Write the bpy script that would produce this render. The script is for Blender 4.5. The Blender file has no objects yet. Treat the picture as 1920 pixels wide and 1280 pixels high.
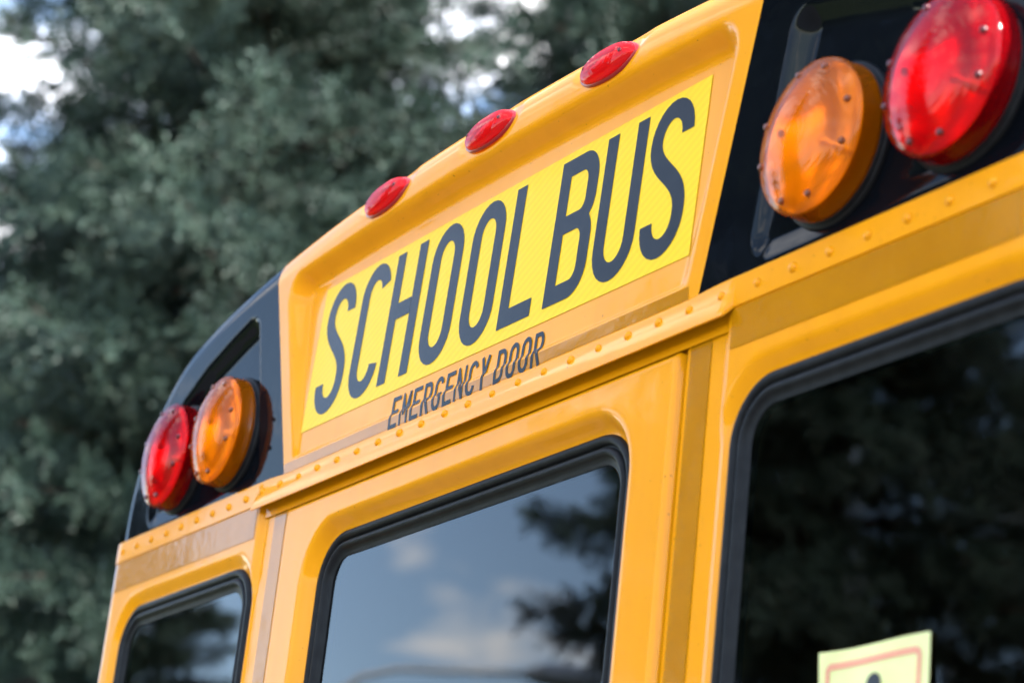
import bpy, math, random
import numpy as np
from mathutils import Vector, Matrix

sc = bpy.context.scene
COL = sc.collection
RZ = 2.65                     # height of the rear drip rail above the road

# ------------------------------------------------------------------ camera
cam_d = bpy.data.cameras.new('camera')
cam = bpy.data.objects.new('camera', cam_d)
COL.objects.link(cam)
sc.camera = cam
CP = Vector((2.69158, -1.40328, RZ - 0.94442))
cr = Vector((0.50807, 0.85491, 0.10482)); cu = Vector((0.23109, -0.25254, 0.93959)); cd = Vector((-0.82973, 0.45315, 0.32587))
cam.matrix_world = Matrix(((cr.x, cu.x, -cd.x, CP.x), (cr.y, cu.y, -cd.y, CP.y), (cr.z, cu.z, -cd.z, CP.z), (0, 0, 0, 1)))
cam_d.sensor_width = 36.0
cam_d.lens = 84.93
cam_d.clip_start = 0.05
cam_d.clip_end = 3000
cam_d.dof.use_dof = True
cam_d.dof.focus_distance = 3.12
cam_d.dof.aperture_fstop = 4.0
cam_d.dof.aperture_blades = 9

# ------------------------------------------------------------------ sky, sun, exposure
SUN_EL, SUN_ROT = math.radians(46), math.radians(72)     # the sun stands beside the bus, its rear face is in open shade
w = bpy.data.worlds.new('World'); sc.world = w; w.use_nodes = True
nt = w.node_tree; nt.nodes.clear()
def N(tree, kind, **kw):
    n = tree.nodes.new(kind)
    for k, v in kw.items(): setattr(n, k, v)
    return n
out = N(nt, 'ShaderNodeOutputWorld'); bg = N(nt, 'ShaderNodeBackground'); bg.inputs['Strength'].default_value = 0.15
sky = N(nt, 'ShaderNodeTexSky', sky_type='NISHITA', sun_disc=False, sun_elevation=SUN_EL, sun_rotation=SUN_ROT, air_density=1.0, dust_density=0.3, ozone_density=1.0)
tc = N(nt, 'ShaderNodeTexCoord'); sep = N(nt, 'ShaderNodeSeparateXYZ')
nt.links.new(tc.outputs['Generated'], sep.inputs[0])
addz = N(nt, 'ShaderNodeMath', operation='ADD'); addz.inputs[1].default_value = 0.22
mx0 = N(nt, 'ShaderNodeMath', operation='MAXIMUM'); mx0.inputs[1].default_value = 0.0
nt.links.new(sep.outputs[2], mx0.inputs[0]); nt.links.new(mx0.outputs[0], addz.inputs[0])
dx = N(nt, 'ShaderNodeMath', operation='DIVIDE'); dy = N(nt, 'ShaderNodeMath', operation='DIVIDE')
nt.links.new(sep.outputs[0], dx.inputs[0]); nt.links.new(addz.outputs[0], dx.inputs[1])
nt.links.new(sep.outputs[1], dy.inputs[0]); nt.links.new(addz.outputs[0], dy.inputs[1])
cmb = N(nt, 'ShaderNodeCombineXYZ'); nt.links.new(dx.outputs[0], cmb.inputs[0]); nt.links.new(dy.outputs[0], cmb.inputs[1]); cmb.inputs[2].default_value = 25.5
noi = N(nt, 'ShaderNodeTexNoise'); noi.inputs['Scale'].default_value = 5.0; noi.inputs['Detail'].default_value = 6; noi.inputs['Roughness'].default_value = 0.52
nt.links.new(cmb.outputs[0], noi.inputs['Vector'])
rmp = N(nt, 'ShaderNodeValToRGB'); rmp.color_ramp.elements[0].position = 0.53; rmp.color_ramp.elements[1].position = 0.66
nt.links.new(noi.outputs['Fac'], rmp.inputs[0])
mixc = N(nt, 'ShaderNodeMixRGB'); mixc.inputs['Color2'].default_value = (9.0, 8.8, 8.6, 1)
fm = N(nt, 'ShaderNodeMath', operation='MULTIPLY'); fm.inputs[1].default_value = 0.8
nt.links.new(rmp.outputs['Color'], fm.inputs[0]); nt.links.new(fm.outputs[0], mixc.inputs['Fac'])
nt.links.new(sky.outputs[0], mixc.inputs['Color1']); nt.links.new(mixc.outputs[0], bg.inputs[0]); nt.links.new(bg.outputs[0], out.inputs[0])

sun_d = bpy.data.lights.new('sun', 'SUN'); sun_d.energy = 3.8; sun_d.angle = math.radians(0.5); sun_d.color = (1.0, 0.95, 0.88)
sun = bpy.data.objects.new('sun', sun_d); COL.objects.link(sun)
sdir = Vector((math.sin(SUN_ROT) * math.cos(SUN_EL), math.cos(SUN_ROT) * math.cos(SUN_EL), math.sin(SUN_EL)))
sun.rotation_euler = sdir.to_track_quat('Z', 'Y').to_euler(); sun.location = sdir * 60

sc.view_settings.view_transform = 'Standard'; sc.view_settings.look = 'None'
sc.view_settings.gamma = 1.0; sc.view_settings.use_curve_mapping = False
sc.view_settings.exposure = 2.15
sc.render.engine = 'CYCLES'
cy = sc.cycles
cy.use_denoising = True
cy.use_adaptive_sampling = True; cy.adaptive_threshold = 0.02
cy.max_bounces = 7; cy.diffuse_bounces = 1; cy.glossy_bounces = 3; cy.transparent_max_bounces = 12; cy.transmission_bounces = 6
cy.caustics_reflective = True; cy.caustics_refractive = False; cy.sample_clamp_indirect = 6.0; cy.blur_glossy = 0.5

# ------------------------------------------------------------------ material helpers
def new_mat(name):
    m = bpy.data.materials.new(name); m.use_nodes = True
    return m, m.node_tree, m.node_tree.nodes['Principled BSDF']
def setp(b, **kw):
    for k, v in kw.items():
        k = k.replace('_', ' ')
        b.inputs[k].default_value = (*v, 1) if isinstance(v, tuple) and len(v) == 3 else v
def noise_bump(t, b, scale, strength, dist=0.01, detail=3, coat=False):
    tcn = N(t, 'ShaderNodeTexCoord'); n = N(t, 'ShaderNodeTexNoise'); n.inputs['Scale'].default_value = scale; n.inputs['Detail'].default_value = detail
    t.links.new(tcn.outputs['Object'], n.inputs['Vector'])
    bp = N(t, 'ShaderNodeBump'); bp.inputs['Strength'].default_value = strength; bp.inputs['Distance'].default_value = dist
    t.links.new(n.outputs['Fac'], bp.inputs['Height']); t.links.new(bp.outputs[0], b.inputs['Normal'])
    if coat: t.links.new(bp.outputs[0], b.inputs['Coat Normal'])
    return n, tcn
def noise_color(t, b, c1, c2, scale, lo=0.35, hi=0.65, detail=4, sock='Base Color'):
    tcn = N(t, 'ShaderNodeTexCoord'); n = N(t, 'ShaderNodeTexNoise'); n.inputs['Scale'].default_value = scale; n.inputs['Detail'].default_value = detail
    t.links.new(tcn.outputs['Object'], n.inputs['Vector'])
    r = N(t, 'ShaderNodeValToRGB'); e = r.color_ramp.elements
    e[0].position, e[1].position = lo, hi; e[0].color, e[1].color = (*c1, 1), (*c2, 1)
    t.links.new(n.outputs['Fac'], r.inputs[0]); t.links.new(r.outputs[0], b.inputs[sock])
    return r
M = {}
def paint(name, c, c2, coat=0.40, rough=0.35, wav=0.02, spec=0.06):
    m, t, b = new_mat(name); setp(b, Roughness=rough, IOR=1.45, Specular_IOR_Level=spec, Coat_Weight=coat, Coat_Roughness=0.03, Coat_IOR=1.45)
    rc = noise_color(t, b, c, c2, 3.0, 0.3, 0.7); noise_bump(t, b, 14, wav, 0.02, 2, coat=True)
    # thin road film: runs down the panels, plus fine specks
    tcn = N(t, 'ShaderNodeTexCoord'); mpn = N(t, 'ShaderNodeMapping'); mpn.inputs['Scale'].default_value = (26, 26, 1.6)
    n1 = N(t, 'ShaderNodeTexNoise'); n1.inputs['Scale'].default_value = 1.0; n1.inputs['Detail'].default_value = 5
    n2 = N(t, 'ShaderNodeTexNoise'); n2.inputs['Scale'].default_value = 190; n2.inputs['Detail'].default_value = 1
    t.links.new(tcn.outputs['Object'], mpn.inputs[0]); t.links.new(mpn.outputs[0], n1.inputs[0]); t.links.new(tcn.outputs['Object'], n2.inputs[0])
    r1 = N(t, 'ShaderNodeValToRGB'); e = r1.color_ramp.elements; e[0].position, e[1].position = .42, .70; e[0].color, e[1].color = (1, 1, 1, 1), (.955, .945, .93, 1)
    r2 = N(t, 'ShaderNodeValToRGB'); e = r2.color_ramp.elements; e[0].position, e[1].position = .77, .80; e[0].color, e[1].color = (1, 1, 1, 1), (.45, .38, .30, 1)
    t.links.new(n1.outputs['Fac'], r1.inputs[0]); t.links.new(n2.outputs['Fac'], r2.inputs[0])
    ma = N(t, 'ShaderNodeMixRGB', blend_type='MULTIPLY'); ma.inputs[0].default_value = 1; mb = N(t, 'ShaderNodeMixRGB', blend_type='MULTIPLY'); mb.inputs[0].default_value = 1
    t.links.new(rc.outputs[0], ma.inputs[1]); t.links.new(r1.outputs[0], ma.inputs[2]); t.links.new(ma.outputs[0], mb.inputs[1]); t.links.new(r2.outputs[0], mb.inputs[2]); t.links.new(mb.outputs[0], b.inputs['Base Color'])
    rr1 = N(t, 'ShaderNodeMapRange'); rr1.inputs['To Min'].default_value = .015; rr1.inputs['To Max'].default_value = .10
    t.links.new(n1.outputs['Fac'], rr1.inputs['Value']); t.links.new(rr1.outputs[0], b.inputs['Coat Roughness'])
    M[name] = m; return m
paint('yellow_paint', (0.88, 0.312, 0.0015), (0.92, 0.332, 0.002))
paint('black_paint', (0.002, 0.0025, 0.004), (0.004, 0.005, 0.007), coat=0.36, wav=0.03, spec=0.0)
m, t, b = new_mat('yellow_reflective_sheet'); setp(b, Roughness=0.32, IOR=1.5, Specular_IOR_Level=0.12)
tcn = N(t, 'ShaderNodeTexCoord'); mp = N(t, 'ShaderNodeMapping'); mp.inputs['Rotation'].default_value = (0, math.radians(28), 0)
wv = N(t, 'ShaderNodeTexWave', bands_direction='Z'); wv.inputs['Scale'].default_value = 28; wv.inputs['Distortion'].default_value = 0.4; wv.inputs['Detail'].default_value = 1
t.links.new(tcn.outputs['Object'], mp.inputs[0]); t.links.new(mp.outputs[0], wv.inputs[0])
r = N(t, 'ShaderNodeValToRGB'); e = r.color_ramp.elements; e[0].position, e[1].position = 0.1, 0.9
e[0].color, e[1].color = (0.92, 0.53, 0.002, 1), (0.95, 0.575, 0.003, 1)
t.links.new(wv.outputs['Fac'], r.inputs[0]); t.links.new(r.outputs[0], b.inputs['Base Color']); M['sheet'] = m
m, t, b = new_mat('black_film'); setp(b, Roughness=0.25, IOR=1.5, Specular_IOR_Level=0.16); noise_color(t, b, (0.006, 0.007, 0.010), (0.012, 0.013, 0.016), 40); M['film'] = m
m, t, b = new_mat('amber_reflective_tape'); setp(b, Roughness=0.09, IOR=1.5, Specular_IOR_Level=0.27)
noise_color(t, b, (0.46, 0.165, 0.002), (0.53, 0.195, 0.003), 9); noise_bump(t, b, 32, 0.09, 0.004, 2)
vo = N(t, 'ShaderNodeTexVoronoi', feature='DISTANCE_TO_EDGE'); vo.inputs['Scale'].default_value = 210
to_ = N(t, 'ShaderNodeTexCoord'); t.links.new(to_.outputs['Object'], vo.inputs[0])
vr = N(t, 'ShaderNodeMapRange'); vr.inputs['From Max'].default_value = 0.12; vr.inputs['To Min'].default_value = 0.20; vr.inputs['To Max'].default_value = 0.07
t.links.new(vo.outputs['Distance'], vr.inputs['Value']); t.links.new(vr.outputs[0], b.inputs['Roughness']); M['tape'] = m
m, t, b = new_mat('black_rubber'); setp(b, Roughness=0.5, IOR=1.45, Specular_IOR_Level=0.16); noise_color(t, b, (0.007, 0.007, 0.008), (0.012, 0.012, 0.013), 60); noise_bump(t, b, 300, 0.06, 0.002); M['rubber'] = m
m, t, b = new_mat('zinc'); setp(b, Metallic=1.0, Roughness=0.4); noise_color(t, b, (0.16, 0.16, 0.16), (0.22, 0.22, 0.21), 50); M['zinc'] = m
m, t, b = new_mat('silvered_reflector'); setp(b, Metallic=1.0, Roughness=0.20); noise_color(t, b, (0.85, 0.85, 0.83), (0.92, 0.92, 0.90), 30); noise_bump(t, b, 90, 0.06, 0.004); M['mirror'] = m
m, t, b = new_mat('dark_steel'); setp(b, Metallic=0.6, Roughness=0.5); noise_color(t, b, (0.03, 0.03, 0.03), (0.06, 0.06, 0.06), 20); M['steel'] = m
m, t, b = new_mat('dark_liner'); setp(b, Roughness=0.9); noise_color(t, b, (0.012, 0.012, 0.012), (0.02, 0.02, 0.02), 5); M['liner'] = m
m, t, b = new_mat('bulb_glass'); setp(b, Roughness=0.05, IOR=1.5); noise_color(t, b, (0.75, 0.75, 0.7), (0.8, 0.8, 0.76), 40); M['bulb'] = m

def glass(name, tint, refl):
    m = bpy.data.materials.new(name); m.use_nodes = True; t = m.node_tree; t.nodes.clear()
    o = N(t, 'ShaderNodeOutputMaterial'); fr = N(t, 'ShaderNodeFresnel'); fr.inputs['IOR'].default_value = 1.52
    mu = N(t, 'ShaderNodeMath', operation='MULTIPLY', use_clamp=True); mu.inputs[1].default_value = refl
    tr = N(t, 'ShaderNodeBsdfTransparent'); tr.inputs[0].default_value = (*tint, 1)
    gl = N(t, 'ShaderNodeBsdfGlossy'); gl.inputs['Roughness'].default_value = 0.006
    tcn = N(t, 'ShaderNodeTexCoord'); n = N(t, 'ShaderNodeTexNoise'); n.inputs['Scale'].default_value = 2.2; n.inputs['Detail'].default_value = 1
    bp = N(t, 'ShaderNodeBump'); bp.inputs['Strength'].default_value = 0.05; bp.inputs['Distance'].default_value = 0.02
    t.links.new(tcn.outputs['Object'], n.inputs[0]); t.links.new(n.outputs['Fac'], bp.inputs['Height']); t.links.new(bp.outputs[0], gl.inputs['Normal'])
    mx = N(t, 'ShaderNodeMixShader'); t.links.new(fr.outputs[0], mu.inputs[0]); t.links.new(mu.outputs[0], mx.inputs[0])
    t.links.new(tr.outputs[0], mx.inputs[1]); t.links.new(gl.outputs[0], mx.inputs[2]); t.links.new(mx.outputs[0], o.inputs[0])
    M[name] = m
glass('bulb_clear', (0.93, 0.93, 0.92), 1.0); M['bulb'] = M['mirror']
glass('window_glass', (0.12, 0.135, 0.135), 1.0)

def lens(name, tint, body, clear):
    m = bpy.data.materials.new(name); m.use_nodes = True; t = m.node_tree; t.nodes.clear()
    o = N(t, 'ShaderNodeOutputMaterial'); fr = N(t, 'ShaderNodeFresnel'); fr.inputs['IOR'].default_value = 1.5
    tr = N(t, 'ShaderNodeBsdfTransparent'); tr.inputs[0].default_value = (*tint, 1)
    tl = N(t, 'ShaderNodeBsdfTranslucent'); df = N(t, 'ShaderNodeBsdfDiffuse')
    for q in (tl, df): q.inputs[0].default_value = (*body, 1)
    gl = N(t, 'ShaderNodeBsdfGlossy'); gl.inputs['Roughness'].default_value = 0.06
    tcn = N(t, 'ShaderNodeTexCoord'); n = N(t, 'ShaderNodeTexWave', wave_type='RINGS', rings_direction='Y'); n.inputs['Scale'].default_value = 42; n.inputs['Distortion'].default_value = 1.2; n.inputs['Detail'].default_value = 2; n.inputs['Detail Scale'].default_value = 8
    bp = N(t, 'ShaderNodeBump'); bp.inputs['Strength'].default_value = 0.045; bp.inputs['Distance'].default_value = 0.004
    t.links.new(tcn.outputs['Object'], n.inputs[0]); t.links.new(n.outputs['Fac'], bp.inputs['Height']); t.links.new(bp.outputs[0], gl.inputs['Normal'])
    m1 = N(t, 'ShaderNodeMixShader'); m1.inputs[0].default_value = 0.65; m2 = N(t, 'ShaderNodeMixShader'); m2.inputs[0].default_value = 1 - clear; m3 = N(t, 'ShaderNodeMixShader')
    t.links.new(tl.outputs[0], m1.inputs[1]); t.links.new(df.outputs[0], m1.inputs[2])
    t.links.new(tr.outputs[0], m2.inputs[1]); t.links.new(m1.outputs[0], m2.inputs[2])
    fm_ = N(t, 'ShaderNodeMath', operation='MULTIPLY'); fm_.inputs[1].default_value = 0.5
    t.links.new(fr.outputs[0], fm_.inputs[0]); t.links.new(fm_.outputs[0], m3.inputs[0]); t.links.new(m2.outputs[0], m3.inputs[1]); t.links.new(gl.outputs[0], m3.inputs[2]); t.links.new(m3.outputs[0], o.inputs[0])
    M[name] = m
lens('amber_lens', (1.0, 0.43, 0.002), (1.0, 0.235, 0.0006), 0.70)
lens('red_lens', (0.95, 0.018, 0.02), (0.62, 0.003, 0.009), 0.72)
lens('marker_red_lens', (0.9, 0.02, 0.012), (0.68, 0.010, 0.012), 0.35)

# ------------------------------------------------------------------ mesh helpers
def mesh_obj(name, V, F, mat=None, parent=None, smooth=True, normals=None, loc=None):
    me = bpy.data.meshes.new(name)
    me.from_pydata([tuple(map(float, v)) for v in V], [], [tuple(map(int, f)) for f in F])
    if mat is not None: me.materials.append(mat)
    me.polygons.foreach_set('use_smooth', np.full(len(me.polygons), bool(smooth)))
    if normals is not None: me.normals_split_custom_set_from_vertices([tuple(map(float, n)) for n in normals])
    me.update()
    o = bpy.data.objects.new(name, me); COL.objects.link(o)
    if parent is not None: o.parent = parent
    if loc is not None: o.location = loc
    return o
def raw_mesh(name, V, F, mat=None):
    me = bpy.data.meshes.new(name); V = np.asarray(V, np.float32); F = np.asarray(F, np.int32)
    k = F.shape[1]
    me.vertices.add(len(V)); me.vertices.foreach_set('co', V.ravel())
    me.loops.add(F.size); me.loops.foreach_set('vertex_index', F.ravel())
    me.polygons.add(len(F)); me.polygons.foreach_set('loop_start', np.arange(0, F.size, k, dtype=np.int32))
    me.update(calc_edges=True)
    if mat is not None: me.materials.append(mat)
    return me
def link(name, me, parent=None):
    o = bpy.data.objects.new(name, me); COL.objects.link(o)
    if parent is not None: o.parent = parent
    return o
def empty(name, parent=None, loc=(0, 0, 0)):
    o = bpy.data.objects.new(name, None); COL.objects.link(o); o.empty_display_size = 0.1; o.location = loc
    if parent is not None: o.parent = parent
    return o
def grid_faces(nu, nv, closed_u=False):
    F = []
    for i in range(nu if closed_u else nu - 1):
        j = (i + 1) % nu
        for k in range(nv - 1): F.append((i * nv + k, j * nv + k, j * nv + k + 1, i * nv + k + 1))
    return F
def lathe(profile, seg=48):
    V, nv = [], len(profile)
    for i in range(seg):
        a = 2 * math.pi * i / seg
        for r, f in profile:
            V.append((r * math.cos(a), -f, r * math.sin(a)))
    F = grid_faces(seg, nv, True)
    return V, ([f[::-1] for f in F] if profile[0][0] == 0 else F)       # profiles that start on the axis run outward
def box(x0, x1, y0, y1, z0, z1):
    V = [(x, y, z) for x in (x0, x1) for y in (y0, y1) for z in (z0, z1)]
    return V, [(0, 1, 3, 2), (4, 6, 7, 5), (0, 4, 5, 1), (2, 3, 7, 6), (0, 2, 6, 4), (1, 5, 7, 3)]
def tag(o, label, cat=None, group=None, kind=None):
    if label: o['label'] = label
    if cat: o['category'] = cat
    if group: o['group'] = group
    if kind: o['kind'] = kind
    return o
def sstep(a, b, x):
    t = np.clip((x - a) / (b - a), 0, 1); return t * t * (3 - 2 * t)

# ------------------------------------------------------------------ ground
m, t, b = new_mat('asphalt'); setp(b, Roughness=0.9)
noise_color(t, b, (0.070, 0.069, 0.067), (0.105, 0.102, 0.098), 60, 0.3, 0.7, 8); noise_bump(t, b, 220, 0.5, 0.01); M['asphalt'] = m
m, t, b = new_mat('grass'); setp(b, Roughness=0.95); noise_color(t, b, (0.035, 0.06, 0.016), (0.075, 0.11, 0.03), 1.2, 0.3, 0.7, 8); noise_bump(t, b, 40, 0.8, 0.05); M['grass'] = m
def sheet(name, x0, x1, y0, y1, z, n, mat):
    xs, ys = np.linspace(x0, x1, n), np.linspace(y0, y1, n)
    V = [(x, y, z) for x in xs for y in ys]
    return mesh_obj(name, V, grid_faces(n, n), mat, smooth=False)
tag(sheet('ground', -900, 900, -900, 900, -0.006, 13, M['grass']), None, kind='structure')
tag(sheet('pavement', -5.0, 40, -30, 40, 0.0, 8, M['asphalt']), None, kind='structure')

# ================================================================== THE BUS
bus = tag(empty('school_bus'), 'yellow school bus seen from its rear corner, black lamp panels and roof sign', 'bus')

HW, RC = 1.238, 0.045             # half width, rear vertical corner radius
OUT = np.array([(0, .4455), (.20, .4420), (.40, .4330), (.56, .4205), (.70, .4045), (.82, .386), (.92, .365), (1.01, .338), (1.085, .296), (1.145, .243), (1.190, .184), (1.218, .124), (1.233, .064), (HW, 0)])
def catmull(P, n):
    P = np.vstack([2 * P[0] - P[1], P, 2 * P[-1] - P[-2]]); res = []
    for i in range(1, len(P) - 2):
        for t in np.linspace(0, 1, n, endpoint=False):
            a, b_, c, d = P[i - 1], P[i], P[i + 1], P[i + 2]
            res.append(0.5 * (2 * b_ + (c - a) * t + (2 * a - 5 * b_ + 4 * c - d) * t * t + (3 * b_ - a - 3 * c + d) * t ** 3))
    res.append(P[-2]); return np.array(res)
OUTP = OUT.copy()
OUTF = catmull(np.vstack([OUTP[::-1] * np.array([-1, 1]), OUTP[1:]]), 24)      # left to right over the roof
def resample(P, n):
    s = np.r_[0, np.cumsum(np.linalg.norm(np.diff(P, axis=0), axis=1))]
    u = np.linspace(0, s[-1], n); return np.stack([np.interp(u, s, P[:, k]) for k in (0, 1)], 1)
ROUND = 0.066                     # radius where the rear face turns into the roof

LAMP_POLY = np.array([(.628, .020), (.708, .322), (.80, .300), (.90, .272), (.985, .235), (1.045, .190), (1.082, .140), (1.098, .085), (1.092, .020)])
def poly_sdf(px, pz, P):
    d = np.full(px.shape, 1e9); inside = np.zeros(px.shape, bool); n = len(P)
    for i in range(n):
        a, b_ = P[i], P[(i + 1) % n]; e = b_ - a
        t = np.clip(((px - a[0]) * e[0] + (pz - a[1]) * e[1]) / (e @ e), 0, 1)
        d = np.minimum(d, np.hypot(px - a[0] - t * e[0], pz - a[1] - t * e[1]))
        cond = (a[1] > pz) != (b_[1] > pz)
        with np.errstate(divide='ignore', invalid='ignore'): xi = a[0] + (pz - a[1]) * e[0] / (e[1] if e[1] else 1e-9)
        inside ^= cond & (px < xi)
    return np.where(inside, -d, d)
def inset_poly(P, r):             # crude inward offset so that the rounded result keeps its size
    c = P.mean(0); n = len(P); R = []
    for i in range(n):
        a, b_, c2 = P[i - 1], P[i], P[(i + 1) % n]
        e1, e2 = (b_ - a) / np.linalg.norm(b_ - a), (c2 - b_) / np.linalg.norm(c2 - b_)
        n1, n2 = np.array([e1[1], -e1[0]]), np.array([e2[1], -e2[0]])
        if n1 @ (c - b_) < 0: n1 = -n1
        if n2 @ (c - b_) < 0: n2 = -n2
        R.append(b_ + (n1 + n2) * r / (1 + n1 @ n2))
    return np.array(R)
LAMP_IN = inset_poly(LAMP_POLY, 0.036)
MARK_X = (-0.290, 0.010, 0.310)
def y_out(z): return 0.0015 - 0.034 * z
def cap_y(x, z):
    """rear surface of the roof cap without the rounding into the roof: sign recess and lamp recesses pressed in"""
    x, z = np.asarray(x, float), np.asarray(z, float); ax = np.abs(x)
    base = y_out(z)
    floor = 0.0038 + (z - 0.04) * 0.050
    ds = (ax - (0.512 + 0.285 * z)) * 0.96; dt = z - (0.350 + 0.016 * (1 - (x / 0.6) ** 2)); r = 0.055
    q = np.hypot(np.maximum(ds + r, 0), np.maximum(dt + r, 0)); sd = q + np.minimum(np.maximum(ds + r, dt + r), 0) - r
    wv_ = 0.022 + 0.010 * sstep(0.0, 0.3, z)
    S = sstep(0, 1, -sd / wv_) * sstep(0.0325, 0.0405, z)
    y = base + (floor - base) * S
    sd2 = poly_sdf(ax, z, LAMP_IN) - 0.036
    y = y + (0.006 + 0.014 * sstep(0.03, 0.30, z)) * sstep(0, 1, -sd2 / 0.031)
    return y
def dist_out(x, z):
    d = np.full(np.shape(x), 1e9)
    P = resample(OUTF, 160)
    for i in range(len(P) - 1):
        a, e = P[i], P[i + 1] - P[i]
        t = np.clip(((x - a[0]) * e[0] + (z - a[1]) * e[1]) / (e @ e), 0, 1)
        d = np.minimum(d, np.hypot(x - a[0] - t * e[0], z - a[1] - t * e[1]))
    return d
def build_cap():
    half = 360; nt_ = 2 * half + 1
    P = resample(OUTF, nt_)
    T = np.gradient(P, axis=0); T /= np.linalg.norm(T, axis=1)[:, None]
    Nn = np.stack([T[:, 1], -T[:, 0]], 1)                   # inward (left to right over the top: right-hand side)
    I = P + Nn * ROUND
    I[:, 1] = np.maximum(I[:, 1], 0.0)
    xs = np.abs(P[:, 0]); XB = 0.652                        # where the black paint starts at the roof edge
    s = np.r_[0, np.cumsum(np.linalg.norm(np.diff(P, axis=0), axis=1))]; mid = half
    sb = abs(np.interp(XB, P[mid:, 0], s[mid:]) - s[mid]); send = s[-1] - s[mid]
    sa = np.abs(s - s[mid])
    k = int(round(sb / send * half)); sb = sa[mid + k]
    bx_ = np.where(sa <= sb, sa / sb * 0.540, 0.540 + (sa - sb) / (send - sb) * (HW - ROUND - 0.540)) * np.sign(np.arange(nt_) - mid)
    B = np.stack([bx_, np.zeros(nt_)], 1)
    ni, nr = 100, 14; rows = []
    lam = np.unique(np.r_[np.linspace(0, 1, ni), np.linspace(.070, .125, 36)])
    for l in lam: rows.append((B * (1 - l) + I * l, None))
    for j in range(1, nr + 1):
        th = math.pi / 2 * j / nr; d = ROUND * (1 - math.sin(math.pi / 2 - math.pi / 2 * j / nr + 0)) if False else ROUND * math.cos(th)
        Q = P + Nn * d; Q[:, 1] = np.maximum(Q[:, 1], 0); rows.append((Q, th))
    # with th: d = R cos(th), depth = R (1 - ... ) so the section is a quarter circle
    V = []
    for Q, th in rows:
        x, z = Q[:, 0], Q[:, 1]
        y = cap_y(x, z)
        if th is not None:
            dd = np.clip(dist_out(x, z), 0, ROUND) if th < math.pi / 2 - 1e-6 else np.zeros(nt_)
            y = y + ROUND - np.sqrt(np.maximum(ROUND ** 2 - (ROUND - dd) ** 2, 0))
        else:
            dd = np.clip(dist_out(x, z), 0, ROUND); y = y + ROUND - np.sqrt(np.maximum(ROUND ** 2 - (ROUND - dd) ** 2, 0))
        # moulded seats under the marker lamps
        for mx_ in MARK_X:
            e = ((x - mx_) / 0.074) ** 2 + ((z - 0.3985) / 0.031) ** 2
            y = y + 0.0032 * (1 - sstep(0.45, 1.5, e))
        V.append(np.stack([x, y, z + RZ], 1))
    V = np.stack(V, 1)                                      # t, row, xyz
    nv = V.shape[1]
    du = np.gradient(V, axis=0); dv = np.gradient(V, axis=1)
    n = np.cross(du, dv); L = np.linalg.norm(n, axis=2, keepdims=True); n = n / np.maximum(L, 1e-12)
    n[L[..., 0] < 1e-11] = (0, -1, 0)
    if n[mid, 20, 1] > 0: n = -n
    def piece(name, i0, i1, mat):
        VV = V[i0:i1 + 1].reshape(-1, 3); NN = n[i0:i1 + 1].reshape(-1, 3)
        return mesh_obj(name, VV, grid_faces(i1 - i0 + 1, nv), mat, bus, True, NN)
    cap = piece('roof_cap', mid - k, mid + k, M['yellow_paint'])
    lp = piece('lamp_panel', 0, mid - k, M['black_paint']); rp = piece('lamp_panel', mid + k, nt_ - 1, M['black_paint'])
    tag(cap, 'yellow moulded roof cap with a recessed sign panel'); tag(lp, 'glossy black lamp panel on the far side of the sign'); tag(rp, 'glossy black lamp panel beside the word BUS')
    return V[:, -1]
roof_edge = build_cap()
LEN = 10.5
# roof skin from the cap's edge forward
def build_roof():
    a = roof_edge[::6]; ys = [None, 0.5, 2, 4, 6, 8, LEN]
    V = []
    for p in a:
        for y in ys: V.append((p[0], p[1] if y is None else y, p[2]))
    mesh_obj('roof', V, grid_faces(len(a), len(ys)), M['yellow_paint'], bus)
build_roof()

# ---- surface function used by everything that is stuck on the cap
def conform(name, pts_uv, faces, surf, off, mat, parent, smooth=True):
    x, z = pts_uv[:, 0], pts_uv[:, 1]; y = surf(x, z) - off
    return mesh_obj(name, np.stack([x, y, z + RZ], 1), faces, mat, parent, smooth)
def patch(name, x0, x1, z0, z1, surf, off, mat, nx, nz, parent):
    X, Z = np.meshgrid(np.linspace(x0, x1, nx), np.linspace(z0, z1, nz), indexing='ij')
    return conform(name, np.stack([X.ravel(), Z.ravel()], 1), grid_faces(nx, nz), surf, off, mat, parent)
flat0 = lambda x, z: np.zeros(np.shape(x))

sign = patch('sign_decal', -0.5125, 0.5125, 0.0755, 0.3095, cap_y, 0.0008, M['sheet'], 140, 60, bus)
tag(sign, 'bright yellow reflective sign reading SCHOOL BUS')

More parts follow.
